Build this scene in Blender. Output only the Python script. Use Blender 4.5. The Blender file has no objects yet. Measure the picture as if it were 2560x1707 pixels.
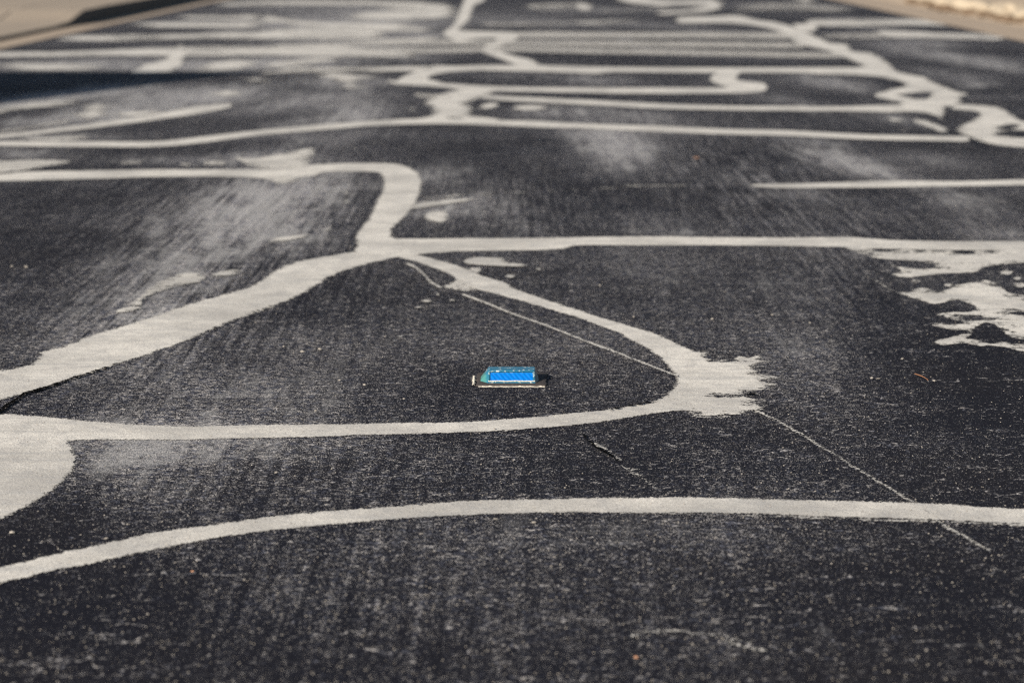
import bpy, bmesh, math, random
import numpy as np
from mathutils import Vector, Matrix, noise as mnoise

random.seed(7)
sc = bpy.context.scene
COL = sc.collection

# ------------------------------------------------------------------ camera
FPX = 5700.0                    # focal length in photograph pixels (2560 wide)
CAM_H = 0.78
PITCH = math.atan((853.5 + 167.0) / FPX)
cam_data = bpy.data.cameras.new('camera')
cam = bpy.data.objects.new('camera', cam_data)
COL.objects.link(cam)
cam_data.sensor_width = 36.0
cam_data.lens = FPX / 2560.0 * 36.0
cam_data.clip_start = 0.05
cam_data.clip_end = 2000
cam.location = (0, 0, CAM_H)
cam.rotation_euler = (math.pi / 2 - PITCH, 0, 0)
sc.camera = cam
cam_data.dof.use_dof = True
cam_data.dof.focus_distance = 3.65
cam_data.dof.aperture_fstop = 5.3

# ------------------------------------------------------------------ light
SUN_EL = math.radians(24)
SUN_SH = math.radians(36)       # shadows run this far clockwise from straight ahead
world = bpy.data.worlds.new('World')
sc.world = world
world.use_nodes = True
wn = world.node_tree
for n in list(wn.nodes):
    wn.nodes.remove(n)
sky = wn.nodes.new('ShaderNodeTexSky')
sky.sky_type = 'NISHITA'
sky.sun_disc = False
sky.sun_elevation = SUN_EL
sky.sun_rotation = math.pi + SUN_SH
bg = wn.nodes.new('ShaderNodeBackground')
bg.inputs['Strength'].default_value = 0.05
wo = wn.nodes.new('ShaderNodeOutputWorld')
wn.links.new(sky.outputs[0], bg.inputs['Color'])
wn.links.new(bg.outputs[0], wo.inputs['Surface'])

sd = bpy.data.lights.new('sun', 'SUN')
sd.energy = 5.0
sd.angle = math.radians(0.5)
sd.color = (1.0, 0.93, 0.82)
sun = bpy.data.objects.new('sun', sd)
COL.objects.link(sun)
SDIR = Vector((math.sin(SUN_SH) * math.cos(SUN_EL), math.cos(SUN_SH) * math.cos(SUN_EL), -math.sin(SUN_EL)))
sun.rotation_euler = SDIR.to_track_quat('-Z', 'Y').to_euler()
sun.location = (-6, -8, 6)

sc.view_settings.view_transform = 'Standard'
sc.view_settings.look = 'None'
sc.view_settings.gamma = 1.0
sc.view_settings.exposure = 0.93
sc.cycles.transparent_max_bounces = 24
sc.cycles.max_bounces = 6
sc.cycles.use_denoising = False
sc.cycles.filter_width = 1.2

# ------------------------------------------------------------------ helpers
SP, CP = math.sin(PITCH), math.cos(PITCH)

def ground(u, v, z=0.0):
    """photograph pixel -> point of the level plane at height z"""
    u = np.asarray(u, float); v = np.asarray(v, float)
    xc = (u - 1280.0) / FPX
    yc = -(v - 853.5) / FPX
    dy = CP + yc * SP
    dz = -SP + yc * CP
    t = (z - CAM_H) / dz
    return xc * t, dy * t

def pixel(x, y, z=0.0):
    x = np.asarray(x, float); y = np.asarray(y, float)
    dz = z - CAM_H
    f = y * CP - dz * SP
    upc = y * SP + dz * CP
    return 1280.0 + FPX * x / f, 853.5 - FPX * upc / f

def g3(u, v, z=0.0):
    x, y = ground(u, v, z)
    return Vector((float(x), float(y), z))

def tag(o, label=None, cat=None, group=None, kind=None):
    if label: o['label'] = label
    if cat: o['category'] = cat
    if group: o['group'] = group
    if kind: o['kind'] = kind
    return o

def mesh_obj(name, verts, faces, mat=None, parent=None, smooth=False):
    me = bpy.data.meshes.new(name)
    me.from_pydata([tuple(v) for v in verts], [], [tuple(f) for f in faces])
    me.validate()
    me.update()
    if mat: me.materials.append(mat)
    if smooth:
        for p in me.polygons: p.use_smooth = True
    o = bpy.data.objects.new(name, me)
    COL.objects.link(o)
    if parent: o.parent = parent
    return o

def bm_obj(name, bm, mat=None, parent=None, smooth=False):
    bmesh.ops.recalc_face_normals(bm, faces=bm.faces)
    me = bpy.data.meshes.new(name)
    bm.to_mesh(me); bm.free()
    if mat: me.materials.append(mat)
    if smooth:
        for p in me.polygons: p.use_smooth = True
    o = bpy.data.objects.new(name, me)
    COL.objects.link(o)
    if parent: o.parent = parent
    return o

def empty(name, loc, rz=0.0):
    o = bpy.data.objects.new(name, None)
    o.location = loc; o.rotation_euler = (0, 0, rz)
    o.empty_display_size = 0.05
    COL.objects.link(o)
    return o

class NT:
    def __init__(s, name):
        s.mat = bpy.data.materials.new(name)
        s.mat.use_nodes = True
        s.t = s.mat.node_tree
        for n in list(s.t.nodes): s.t.nodes.remove(n)
        s.out = s.t.nodes.new('ShaderNodeOutputMaterial')
        s.tc = s.t.nodes.new('ShaderNodeTexCoord')
        m = s.t.nodes.new('ShaderNodeMapping')
        s.t.links.new(s.tc.outputs['Object'], m.inputs[0])
        m.inputs['Rotation'].default_value = (0.43, 0.31, 0.72)
        m.inputs['Location'].default_value = (0.137, 0.219, 0.371)
        s.base = m.outputs[0]
    def put(s, sock, v):
        if isinstance(v, bpy.types.NodeSocket): s.t.links.new(v, sock)
        elif v is not None:
            try: sock.default_value = v
            except Exception: sock.default_value = (*v, 1.0)
    def math(s, op, a, b=0.0, c=None, clamp=False):
        n = s.t.nodes.new('ShaderNodeMath'); n.operation = op; n.use_clamp = clamp
        s.put(n.inputs[0], a); s.put(n.inputs[1], b)
        if c is not None: s.put(n.inputs[2], c)
        return n.outputs[0]
    def mapped(s, scale=(1, 1, 1), rot=0.0, loc=(0, 0, 0)):
        m = s.t.nodes.new('ShaderNodeMapping')
        s.t.links.new(s.tc.outputs['Object'], m.inputs[0])
        m.inputs['Scale'].default_value = scale
        m.inputs['Rotation'].default_value = (0, 0, rot)
        m.inputs['Location'].default_value = (loc[0], loc[1], loc[2] + 0.0371)
        m.inputs['Rotation'].default_value = (0, 0, rot)
        return m.outputs[0]
    def noise(s, scale, detail=3, rough=0.55, vec=None, dist=0.0, dim='3D'):
        n = s.t.nodes.new('ShaderNodeTexNoise')
        n.noise_dimensions = dim
        s.put(n.inputs['Vector'], vec if vec is not None else s.base)
        n.inputs['Scale'].default_value = scale
        n.inputs['Detail'].default_value = detail
        n.inputs['Roughness'].default_value = rough
        n.inputs['Distortion'].default_value = dist
        return n.outputs[0]
    def voro(s, scale, feature='F1', vec=None, rnd=1.0, out=0):
        n = s.t.nodes.new('ShaderNodeTexVoronoi'); n.feature = feature
        s.put(n.inputs['Vector'], vec if vec is not None else s.base)
        n.inputs['Scale'].default_value = scale
        n.inputs['Randomness'].default_value = rnd
        return n.outputs[out]
    def step(s, v, a, b, c=0.0, d=1.0, smooth=True):
        n = s.t.nodes.new('ShaderNodeMapRange')
        if smooth: n.interpolation_type = 'SMOOTHSTEP'
        s.put(n.inputs[0], v); s.put(n.inputs[1], a); s.put(n.inputs[2], b)
        s.put(n.inputs[3], c); s.put(n.inputs[4], d)
        return n.outputs[0]
    def mix(s, f, a, b, mode='MIX'):
        n = s.t.nodes.new('ShaderNodeMix'); n.data_type = 'RGBA'; n.blend_type = mode
        s.put(n.inputs[0], f); s.put(n.inputs[6], a); s.put(n.inputs[7], b)
        return n.outputs[2]
    def attr(s, name):
        n = s.t.nodes.new('ShaderNodeAttribute'); n.attribute_name = name
        return n.outputs['Fac']
    def bump(s, h, strength=0.5, dist=0.002):
        n = s.t.nodes.new('ShaderNodeBump')
        n.inputs['Strength'].default_value = strength
        n.inputs['Distance'].default_value = dist
        s.put(n.inputs['Height'], h)
        return n.outputs[0]
    def bsdf(s, color, rough=0.8, spec=0.3, normal=None, **kw):
        n = s.t.nodes.new('ShaderNodeBsdfPrincipled')
        s.put(n.inputs['Base Color'], color)
        s.put(n.inputs['Roughness'], rough)
        s.put(n.inputs['Specular IOR Level'], spec)
        if normal is not None: s.put(n.inputs['Normal'], normal)
        for k, v in kw.items(): s.put(n.inputs[k], v)
        return n.outputs[0]
    def finish(s, sh, alpha=None):
        if alpha is not None:
            tr = s.t.nodes.new('ShaderNodeBsdfTransparent')
            m = s.t.nodes.new('ShaderNodeMixShader')
            s.put(m.inputs[0], alpha)
            s.t.links.new(tr.outputs[0], m.inputs[1]); s.t.links.new(sh, m.inputs[2])
            sh = m.outputs[0]
        s.t.links.new(sh, s.out.inputs['Surface'])
        return s.mat

# ------------------------------------------------------------------ materials
def asphalt_material():
    t = NT('asphalt')
    wear_vignette = t.attr('wear_vignette')
    big = t.noise(1.1, 4, 0.6)
    mid = t.noise(7.0, 4, 0.6)
    streak = t.noise(1.0, 4, 0.6, t.mapped((30, 1.1, 1), 0.0))
    streak2 = t.noise(1.0, 3, 0.6, t.mapped((75, 2.4, 1), 0.03))
    sgate = t.math('MULTIPLY', t.attr('drag'), 1.3)
    # how much bare stone shows through the dark coat
    d = t.math('MULTIPLY_ADD', t.math('SUBTRACT', big, 0.5), 0.9, wear_vignette)
    d = t.math('MULTIPLY_ADD', t.math('SUBTRACT', mid, 0.5), 0.45, d)
    d = t.math('MULTIPLY_ADD', t.math('SUBTRACT', streak, 0.5), 0.40, d)
    d = t.math('MULTIPLY_ADD', t.math('MULTIPLY', t.math('SUBTRACT', streak2, 0.5), sgate), 1.25, d)
    fine = t.noise(390, 2, 0.65)
    thr = t.math('MULTIPLY_ADD', d, -0.17, 0.560)
    speck = t.step(fine, thr, t.math('ADD', thr, 0.075))
    coarse = t.noise(170, 3, 0.6, t.mapped((0.66, 1.0, 1), 0.12, (3, 1, 0)), 0.9)
    thr2 = t.math('MULTIPLY_ADD', d, -0.11, 0.605)
    speck2 = t.step(coarse, thr2, t.math('ADD', thr2, 0.06))
    # short light crazing lines
    warp = t.noise(14, 3, 0.6)
    crz = t.voro(26, 'DISTANCE_TO_EDGE', t.mix(0.12, t.tc.outputs['Object'], warp, 'ADD'))
    gate = t.noise(15, 3, 0.7, t.mapped((0.55, 1.6, 1), 0, (9, 4, 0)))
    craze = t.math('MULTIPLY', t.step(crz, 0.012, 0.040, 1.0, 0.0), t.step(gate, 0.55, 0.62))
    craze = t.math('MULTIPLY', craze, t.step(t.noise(150, 2, 0.6), 0.42, 0.55))
    light = t.math('MAXIMUM', t.math('MAXIMUM', t.math('MULTIPLY', speck, 0.95), speck2), t.math('MULTIPLY', craze, 0.9))
    stone = t.mix(t.step(t.noise(75, 2, 0.5), 0.35, 0.65), (0.105, 0.11, 0.14, 1), (0.45, 0.42, 0.40, 1))
    tone = t.mix(t.noise(2.3, 3, 0.6), (0.0066, 0.0073, 0.0128, 1), (0.0135, 0.0120, 0.0142, 1))
    col = t.mix(light, tone, stone)
    fn = t.math('SUBTRACT', t.noise(9, 7, 0.72, t.mapped((1.5, 0.5, 1), 0.12)), 0.5)
    fn = t.math('MULTIPLY_ADD', t.math('SUBTRACT', t.noise(1.0, 4, 0.7, t.mapped((26, 1.6, 1), 0.05)), 0.5), 0.9, fn)
    fn = t.math('MULTIPLY_ADD', t.math('SUBTRACT', t.noise(1.0, 4, 0.7, t.mapped((3.5, 30, 1), -0.1)), 0.5), 0.6, fn)
    film = t.math('MULTIPLY', t.math('ADD', wear_vignette, 0.04), t.math('MULTIPLY_ADD', fn, 7.5, 1.05))
    film = t.math('MULTIPLY_ADD', fn, 0.16, film)
    film = t.step(film, 0.07, 1.05, 0.0, 0.88)
    film = t.math('MULTIPLY', film, t.step(fine, 0.38, 0.60, 0.35, 1.0))
    col = t.mix(film, col, (0.33, 0.32, 0.315, 1))
    h = t.math('ADD', t.math('MULTIPLY', fine, 1.0), t.math('MULTIPLY', coarse, 0.8))
    nb = t.bump(h, 0.8, 0.003)
    return t.finish(t.bsdf(col, 0.85, 0.05, nb))

def seal_material():
    t = NT('crack_sealant_cream')
    edge = t.attr('edge'); amp = t.attr('amp'); dens = t.attr('dens'); fea = t.attr('feather')
    n1 = t.noise(60, 6, 0.78)
    n2 = t.noise(20, 6, 0.75, t.mapped((0.5, 1.3, 1), 0.1))
    n3 = t.noise(240, 2, 0.6)
    rag = t.math('ADD', t.math('MULTIPLY', t.math('SUBTRACT', n1, 0.5), 5.0), t.math('MULTIPLY', t.math('SUBTRACT', n2, 0.5), 4.5))
    n0 = t.noise(6.5, 5, 0.7, t.mapped((0.6, 1.2, 1), 0.05, (4, 2, 0)))
    rag = t.math('ADD', rag, t.math('MULTIPLY', t.math('SUBTRACT', n0, 0.5), t.step(amp, 0.02, 0.08, 0.0, 4.0)))
    rag = t.math('MULTIPLY', rag, amp)
    rag = t.math('MULTIPLY_ADD', t.math('SUBTRACT', n3, 0.5), 0.018, rag)
    a = t.step(t.math('ADD', edge, rag), -0.0008, 0.0012)
    wide = t.step(fea, 0.004, 0.06, 0.0, 1.0)
    lo = t.noise(2.6, 7, 0.75, t.mapped((0.6, 1.9, 1), 0, (1, 5, 0)))
    lo = t.math('MULTIPLY_ADD', t.math('SUBTRACT', lo, 0.5), 2.3, 0.5)
    rag = t.math('MULTIPLY_ADD', t.math('MULTIPLY', t.math('SUBTRACT', lo, 0.5), 2.6), fea, rag)
    # dry-brushed cover: only the tops of the stones are coated where dens < 1
    cov = t.math('ADD', t.math('MULTIPLY', t.noise(210, 3, 0.6), 0.6), t.math('MULTIPLY', t.noise(28, 4, 0.65, t.mapped((0.7, 1.4, 1), 0, (2, 8, 0))), 0.4))
    cov = t.math('ADD', t.math('MULTIPLY', cov, t.math('SUBTRACT', 1.0, t.math('MULTIPLY', wide, 0.62))), t.math('MULTIPLY', lo, t.math('MULTIPLY', wide, 0.62)))
    soft = t.step(t.math('DIVIDE', edge, t.math('MAXIMUM', fea, 0.0001)), -0.35, 1.0)
    hard = t.math('LESS_THAN', t.math('ABSOLUTE', t.math('SUBTRACT', dens, 1.0)), 0.012)
    soft = t.math('MAXIMUM', soft, t.math('LESS_THAN', fea, 0.0005))
    deff = t.math('MULTIPLY', dens, soft)
    thr = t.math('MULTIPLY_ADD', deff, 0.24, 0.37)
    thr = t.math('ADD', thr, t.math('MULTIPLY', hard, t.math('MULTIPLY', t.math('GREATER_THAN', soft, 0.97), 0.3)))
    c = t.step(cov, t.math('SUBTRACT', thr, 0.02), t.math('ADD', thr, 0.02), 1.0, 0.0)
    a = t.math('MULTIPLY', a, c)
    m1 = t.step(t.noise(4, 5, 0.65), 0.32, 0.62); m2 = t.noise(330, 3, 0.7)
    m3 = t.noise(1.0, 3, 0.6, t.mapped((3.5, 45, 1), 0.15))
    col = t.mix(m1, (0.39, 0.37, 0.34, 1), (0.63, 0.595, 0.54, 1))
    col = t.mix(t.step(m3, 0.50, 0.68, 0.0, 0.45), col, (0.36, 0.355, 0.345, 1))
    m4 = t.noise(22, 5, 0.75)
    col = t.mix(t.step(m4, 0.45, 0.66, 0.0, 0.55), col, (0.33, 0.32, 0.31, 1))
    col = t.mix(t.step(m2, 0.36, 0.58, 0.60, 0.0), col, (0.24, 0.22, 0.20, 1))
    pits = t.step(t.noise(110, 4, 0.75), 0.625, 0.69, 0.0, 0.65)
    col = t.mix(pits, col, (0.12, 0.11, 0.11, 1))
    nb = t.bump(t.math('ADD', m2, t.math('MULTIPLY', n1, 1.2)), 0.5, 0.002)
    return t.finish(t.bsdf(col, 0.85, 0.2, nb), a)

def crack_material():
    t = NT('open_crack')
    edge = t.attr('edge'); amp = t.attr('amp')
    n1 = t.noise(70, 5, 0.75)
    a = t.step(t.math('MULTIPLY_ADD', t.math('MULTIPLY', t.math('SUBTRACT', n1, 0.5), 2.0), amp, edge), -0.0006, 0.0006)
    return t.finish(t.bsdf((0.004, 0.004, 0.004, 1), 1.0, 0.0), a)

def concrete_material(name, a, b, grain=140):
    t = NT(name)
    n = t.noise(3.0, 5, 0.65); f = t.noise(grain, 3, 0.7)
    col = t.mix(n, a, b)
    col = t.mix(t.step(f, 0.35, 0.6, 0.35, 0.0), col, tuple(c * 0.45 for c in a[:3]) + (1,))
    return t.finish(t.bsdf(col, 0.9, 0.2, t.bump(f, 0.5, 0.003)))

def plain_material(name, a, b=None, scale=40, rough=0.6, spec=0.4, bump=0.3, **kw):
    t = NT(name)
    n = t.noise(scale, 4, 0.65)
    col = t.mix(n, a, b or a)
    return t.finish(t.bsdf(col, rough, spec, t.bump(n, bump, 0.002), **kw))

M_ASPHALT = asphalt_material()
M_SEAL = seal_material()
M_CRACK = crack_material()
M_GUTTER = concrete_material('gutter_concrete', (0.26, 0.205, 0.155, 1), (0.36, 0.285, 0.215, 1))
M_WALK = concrete_material('walk_concrete', (0.22, 0.18, 0.145, 1), (0.33, 0.27, 0.205, 1))
M_KERB_SHADED = concrete_material('kerb_concrete_shaded', (0.07, 0.06, 0.055, 1), (0.12, 0.10, 0.085, 1))  # concrete colour darkened to deepen the shade on the kerb face
M_DIRT = concrete_material('dry_dirt', (0.27, 0.205, 0.145, 1), (0.42, 0.335, 0.25, 1), 30)

# ------------------------------------------------------------------ setting: road, gutters, pavement
YAW = math.atan(43.0 / FPX)      # the road runs this little to the right of straight ahead
def road_xy(lat, s):
    return (lat * math.cos(YAW) + s * math.sin(YAW), s * math.cos(YAW) - lat * math.sin(YAW))

# soft worn patches; negative ones at the corners paint in a lens vignette: pixel centre, radii, tilt (deg), strength
WEAR_VIGNETTE = [
 (1550,375,85,42,8,.75),(1480,330,90,22,10,.35),(1640,300,120,26,10,.25),
 (640,500,170,62,-14,.62),(720,590,120,44,-10,.50),(560,600,150,50,-25,.42),(780,470,90,30,0,.35),
 (330,700,170,90,-30,.30),(420,790,130,50,-30,.38),(250,850,150,60,-30,.15),
 (330,1140,150,90,10,.42),(520,1090,180,50,0,.30),(700,1000,230,70,0,.20),(880,1110,260,60,0,.12),
 (1130,520,100,30,-8,.50),(1060,440,110,28,-8,.38),(1280,540,80,60,0,.22),
 (1650,690,120,60,15,.22),(1640,570,130,28,8,.25),(1950,470,180,26,12,.22),
 (2090,400,120,24,14,.42),(2200,430,110,16,14,.45),(2060,360,90,18,10,.30),(2350,400,110,20,10,.25),
 (2420,510,110,34,12,.28),(2500,590,90,20,5,.45),(2080,620,120,50,10,.20),(1980,740,120,60,20,.20),
 (1960,870,120,60,20,.14),(2030,880,60,80,0,.10),(2090,210,110,16,10,.50),(1990,260,120,18,12,.30),
 (2250,300,90,12,10,.38),(1500,200,90,12,0,.38),(1400,280,120,12,0,.40),(1300,190,110,10,0,.22),
 (1700,130,130,9,6,.25),(1580,110,60,10,25,.40),(1400,60,160,14,0,.32),(1500,25,150,10,0,.40),
 (1700,70,150,10,4,.32),(1950,15,150,8,0,.35),(1360,110,120,12,0,.22),
 (2300,130,160,16,10,.35),(2450,150,120,10,6,.45),(2500,170,80,8,6,.45),(2380,190,120,14,10,.28),(2430,215,50,8,0,.4),
 (2150,60,120,14,8,.30),(2330,110,110,8,4,.42),
 (850,250,140,30,0,.30),(780,310,140,16,-8,.38),(900,290,60,24,0,.40),(700,265,110,14,-10,.30),(830,350,120,14,-5,.32),
 (560,240,90,16,-5,.60),(420,240,180,16,-6,.50),(250,230,160,14,-6,.48),(300,285,160,18,-8,.62),(100,300,140,14,-6,.42),
 (60,255,140,12,-8,.55),(120,345,150,10,0,.50),(60,385,110,16,0,.45),(620,395,110,14,-3,.40),(380,400,140,12,0,.25),
 (250,160,240,12,0,.65),(120,170,180,9,0,.55),(560,165,150,12,0,.72),(760,155,160,14,0,.65),(300,110,260,10,0,.38),(560,60,260,12,0,.50),
 (780,60,240,30,0,.90),(950,70,150,28,0,.85),(800,110,200,18,0,.72),(960,120,110,18,0,.55),(1000,30,140,16,0,.80),
 (700,20,200,10,0,.45),(1060,150,70,12,0,.40),(1080,90,60,12,0,.35),(860,205,120,14,0,.55),(1240,45,100,10,0,.25),
 (640,480,60,26,-40,.25),(1180,240,60,10,0,.2),(1420,920,300,60,0,.05),(1280,1330,500,60,0,.14),(1900,1350,400,50,0,.10),
 (800,870,250,70,0,.10),(1150,760,200,50,0,.10),(420,950,220,60,10,.12),(620,1480,220,120,-20,.05),(1200,1550,500,140,0,.02),
 (2480,1000,220,200,0,-.35),(2400,880,170,70,0,-.20),(2500,1250,260,160,0,-.20),(2420,1600,420,180,0,-.40),
 (60,1330,200,90,-15,-.30),(200,1600,380,170,0,-.45),(60,600,170,120,0,-.12),(2450,360,140,26,0,-.25),(1150,160,90,10,0,-.2),
]

def wear_vignette_at(u, v):
    w = np.full(np.shape(u), -0.04) - 0.10 * np.clip((v - 1250) / 450, 0, 1)
    for (cx, cy, rx, ry, ang, s) in WEAR_VIGNETTE:
        a = math.radians(ang)
        dx = u - cx; dy = v - cy
        p = (dx * math.cos(a) + dy * math.sin(a)) / rx
        q = (-dx * math.sin(a) + dy * math.cos(a)) / ry
        if cy < 135 and cx < 1100: s = s * 0.42
        elif cy < 190: s = s * 0.8
        w = w + s * np.exp(-0.75 * (p * p + q * q))
    return w

# where brushed / dragged streaks show: pixel centre, radii, strength
DRAG = [(720,1480,360,220,1.0),(1150,1620,420,160,.6),(900,1180,420,90,.45),(1500,1250,400,60,.25),(560,640,320,200,1.4),(330,820,260,150,1.0),
        (1850,420,200,110,1.5),(2100,600,240,120,.9),(1330,520,140,90,1.2),(700,480,260,80,1.0),(2150,820,220,120,.5),(1350,200,300,90,.8)]
def drag_at(u, v):
    w = np.full(np.shape(u), 0.10)
    for (cx, cy, rx, ry, s) in DRAG:
        w = w + s * np.exp(-0.8 * (((u - cx) / rx) ** 2 + ((v - cy) / ry) ** 2))
    return w

def grid_obj(name, lats, ss, mat, zf=None, wear_vignette=False):
    L, S = np.meshgrid(lats, ss)
    X = L * math.cos(YAW) + S * math.sin(YAW)
    Y = S * math.cos(YAW) - L * math.sin(YAW)
    Z = np.zeros_like(X) if zf is None else zf(L, S)
    nl, ns = len(lats), len(ss)
    verts = np.stack([X.ravel(), Y.ravel(), Z.ravel()], 1)
    idx = np.arange(nl * ns).reshape(ns, nl)
    faces = np.stack([idx[:-1, :-1].ravel(), idx[:-1, 1:].ravel(), idx[1:, 1:].ravel(), idx[1:, :-1].ravel()], 1)
    o = mesh_obj(name, verts.tolist(), faces.tolist(), mat, smooth=True)
    if wear_vignette:
        front = Y.ravel() > 1.2
        yy = np.where(front, Y.ravel(), 1.2)
        U, V = pixel(X.ravel(), yy)
        w = np.where(front, wear_vignette_at(U, V), 0.0)
        at = o.data.attributes.new('wear_vignette', 'FLOAT', 'POINT')
        at.data.foreach_set('value', w.astype(np.float32))
        at = o.data.attributes.new('drag', 'FLOAT', 'POINT')
        at.data.foreach_set('value', np.where(front, drag_at(U, V), 0.1).astype(np.float32))
    return o

RL, RR = -3.60, 3.61
ss = [-6.0, -3.0, 0.0, 1.0]
s = 1.4
while s < 45:
    ss.append(s); s *= 1.011
ss += [60, 90, 140, 220, 400]
road = grid_obj('road', np.linspace(RL, RR, 181), np.array(ss), M_ASPHALT, wear_vignette=True)
tag(road, 'dark worn asphalt road surface with pale speckled stone showing through', kind='structure')

def sweep(name, profile_fn, stations, mat):
    """profile_fn(s) -> list of (lateral, z); one continuous strip along the road"""
    verts, faces = [], []
    n = None
    for i, st in enumerate(stations):
        pr = profile_fn(st); n = len(pr)
        for (lat, z) in pr:
            x, y = road_xy(lat, st)
            verts.append((x, y, z))
        if i:
            for k in range(n - 1):
                a = (i - 1) * n + k
                faces.append((a, a + 1, a + 1 + n, a + n))
    return mesh_obj(name, verts, faces, mat)

stations = [-6, 0, 4, 8, 10, 12, 14, 15, 16, 17, 17.6, 18.2, 18.8, 19.4, 20, 21, 22, 24, 27, 30, 35, 40, 60, 100, 200, 400]
CB = -3.865                       # foot of the left kerb
def kerb_h(st):                    # dropped kerb at the driveway, full height beyond it
    t = min(1.0, max(0.0, (st - 19.1) / 1.1))
    t = t * t * (3 - 2 * t)
    return 0.026 + 0.095 * t
gl = sweep('gutter', lambda st: [(RL - 0.0005, -0.004), (RL - 0.0005, 0.003), (CB + 0.02, 0.004), (CB + 0.02, -0.05)], stations, M_GUTTER)
tag(gl, 'tan concrete gutter strip along the left edge of the asphalt', kind='structure')
kl = sweep('kerb', lambda st: [(CB, -0.05), (CB, kerb_h(st) - 0.012), (CB - 0.012, kerb_h(st)), (CB - 0.15, kerb_h(st) - 0.004), (CB - 0.15, -0.05)], stations, M_KERB_SHADED)
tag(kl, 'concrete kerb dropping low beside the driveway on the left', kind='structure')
pv = sweep('pavement', lambda st: [(CB - 0.014, kerb_h(st) - 0.006), (CB - 0.016, kerb_h(st) + 0.003), (CB - 1.7, kerb_h(st) + 0.03 + 0.0), (CB - 1.7, -0.03)], stations, M_WALK)
tag(pv, 'pale tan concrete pavement behind the left kerb', kind='structure')
gr = sweep('gutter', lambda st: [(RR + 0.0005, -0.004), (RR + 0.0005, 0.003), (4.06, 0.012), (4.06, -0.05)], stations, M_GUTTER)
tag(gr, 'tan concrete gutter strip along the right edge of the asphalt', kind='structure')

def verge_z(L, S):
    z = np.zeros_like(L)
    for i in range(L.shape[0]):
        for j in range(L.shape[1]):
            edge = min(1.0, max(0.0, (L[i, j] - 4.065) / 0.25))
            z[i, j] = 0.012 + 0.045 * edge + 0.03 * edge * mnoise.noise(Vector((L[i, j] * 2.5, S[i, j] * 1.3, 0)))
    return z
vg = grid_obj('verge', np.concatenate([np.linspace(4.065, 6.5, 30), [8, 12, 30]]), np.concatenate([[-6, 0, 5, 9], np.linspace(12, 40, 120), [60, 120, 400]]), M_DIRT, verge_z)
tag(vg, 'bare sandy verge beyond the right gutter', kind='structure')

base = mesh_obj('ground', [(-600, -300, -0.06), (600, -300, -0.06), (600, 900, -0.06), (-600, 900, -0.06)], [(0, 1, 2, 3)], M_DIRT)
tag(base, 'dry sandy open ground around the road', kind='structure')
yard = sweep('ground', lambda st: [(CB - 1.702, -0.03), (CB - 1.702, kerb_h(st) + 0.03), (CB - 30, kerb_h(st) + 0.08)], stations, M_DIRT)
tag(yard, 'dry ground behind the left pavement', kind='structure')

# ------------------------------------------------------------------ sealant bands (sheets with a ragged edge)
def catmull(pts, sub=5, closed=True):
    P = np.array(pts, float); n = len(P); out = []
    for i in range(n if closed else n - 1):
        p0 = P[(i - 1) % n] if closed or i > 0 else P[i]
        p1 = P[i]; p2 = P[(i + 1) % n]
        p3 = P[(i + 2) % n] if closed or i + 2 < n else p2
        d = np.linalg.norm(p2 - p1)
        # limit tangents so that sharp corners do not overshoot
        m1 = (p2 - p0) * 0.5; m2 = (p3 - p1) * 0.5
        l1, l2 = np.linalg.norm(m1), np.linalg.norm(m2)
        if l1 > d: m1 = m1 * d / l1
        if l2 > d: m2 = m2 * d / l2
        for k in range(sub):
            t = k / sub
            h00 = 2*t**3 - 3*t**2 + 1; h10 = t**3 - 2*t**2 + t
            h01 = -2*t**3 + 3*t**2; h11 = t**3 - t**2
            out.append(h00*p1 + h10*m1 + h01*p2 + h11*m2)
    if not closed: out.append(P[-1])
    return np.array(out)

def strip(top, bot):
    """edges left to right; ends that lie on the frame edge run on beyond it"""
    top = list(top); bot = list(bot)
    for e in (top, bot):
        if e[0][0] <= 0:
            sl = (e[1][1] - e[0][1]) / (e[1][0] - e[0][0]); e.insert(0, (-330, e[0][1] - 330 * sl * 0.9))
        if e[-1][0] >= 2560:
            sl = (e[-1][1] - e[-2][1]) / (e[-1][0] - e[-2][0]); e.append((2890, e[-1][1] + 330 * sl * 0.9))
    return top + bot[::-1]

def ell(cx, cy, rx, ry, ang=0, n=14):
    a = math.radians(ang)
    return [(cx + rx*math.cos(t)*math.cos(a) - ry*math.sin(t)*math.sin(a), cy + rx*math.cos(t)*math.sin(a) + ry*math.sin(t)*math.cos(a)) for t in [2*math.pi*i/n for i in range(n)]]

def line(pts, w0, w1=None):
    """thin streak: centre line in pixels, full vertical thickness w"""
    w1 = w0 if w1 is None else w1
    n = len(pts); top = []; bot = []
    for i, (x, y) in enumerate(pts):
        w = w0 + (w1 - w0) * i / max(1, n - 1)
        if i == 0: dx, dy = pts[1][0] - x, pts[1][1] - y
        elif i == n - 1: dx, dy = x - pts[i-1][0], y - pts[i-1][1]
        else: dx, dy = pts[i+1][0] - pts[i-1][0], pts[i+1][1] - pts[i-1][1]
        l = math.hypot(dx, dy); nx, ny = -dy / l, dx / l
        top.append((x - nx*w/2, y - ny*w/2)); bot.append((x + nx*w/2, y + ny*w/2))
    return top + bot[::-1]

def jag(pts, amp, n=4, seed=0):
    rg = random.Random(seed); out = [pts[0]]
    for (a, b) in zip(pts, pts[1:]):
        for k in range(1, n + 1):
            q = k / n; j = amp if k < n else amp * 0.5
            out.append((a[0] + (b[0]-a[0])*q + rg.uniform(-j, j) * 1.6, a[1] + (b[1]-a[1])*q + rg.uniform(-j, j)))
    return out

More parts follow.
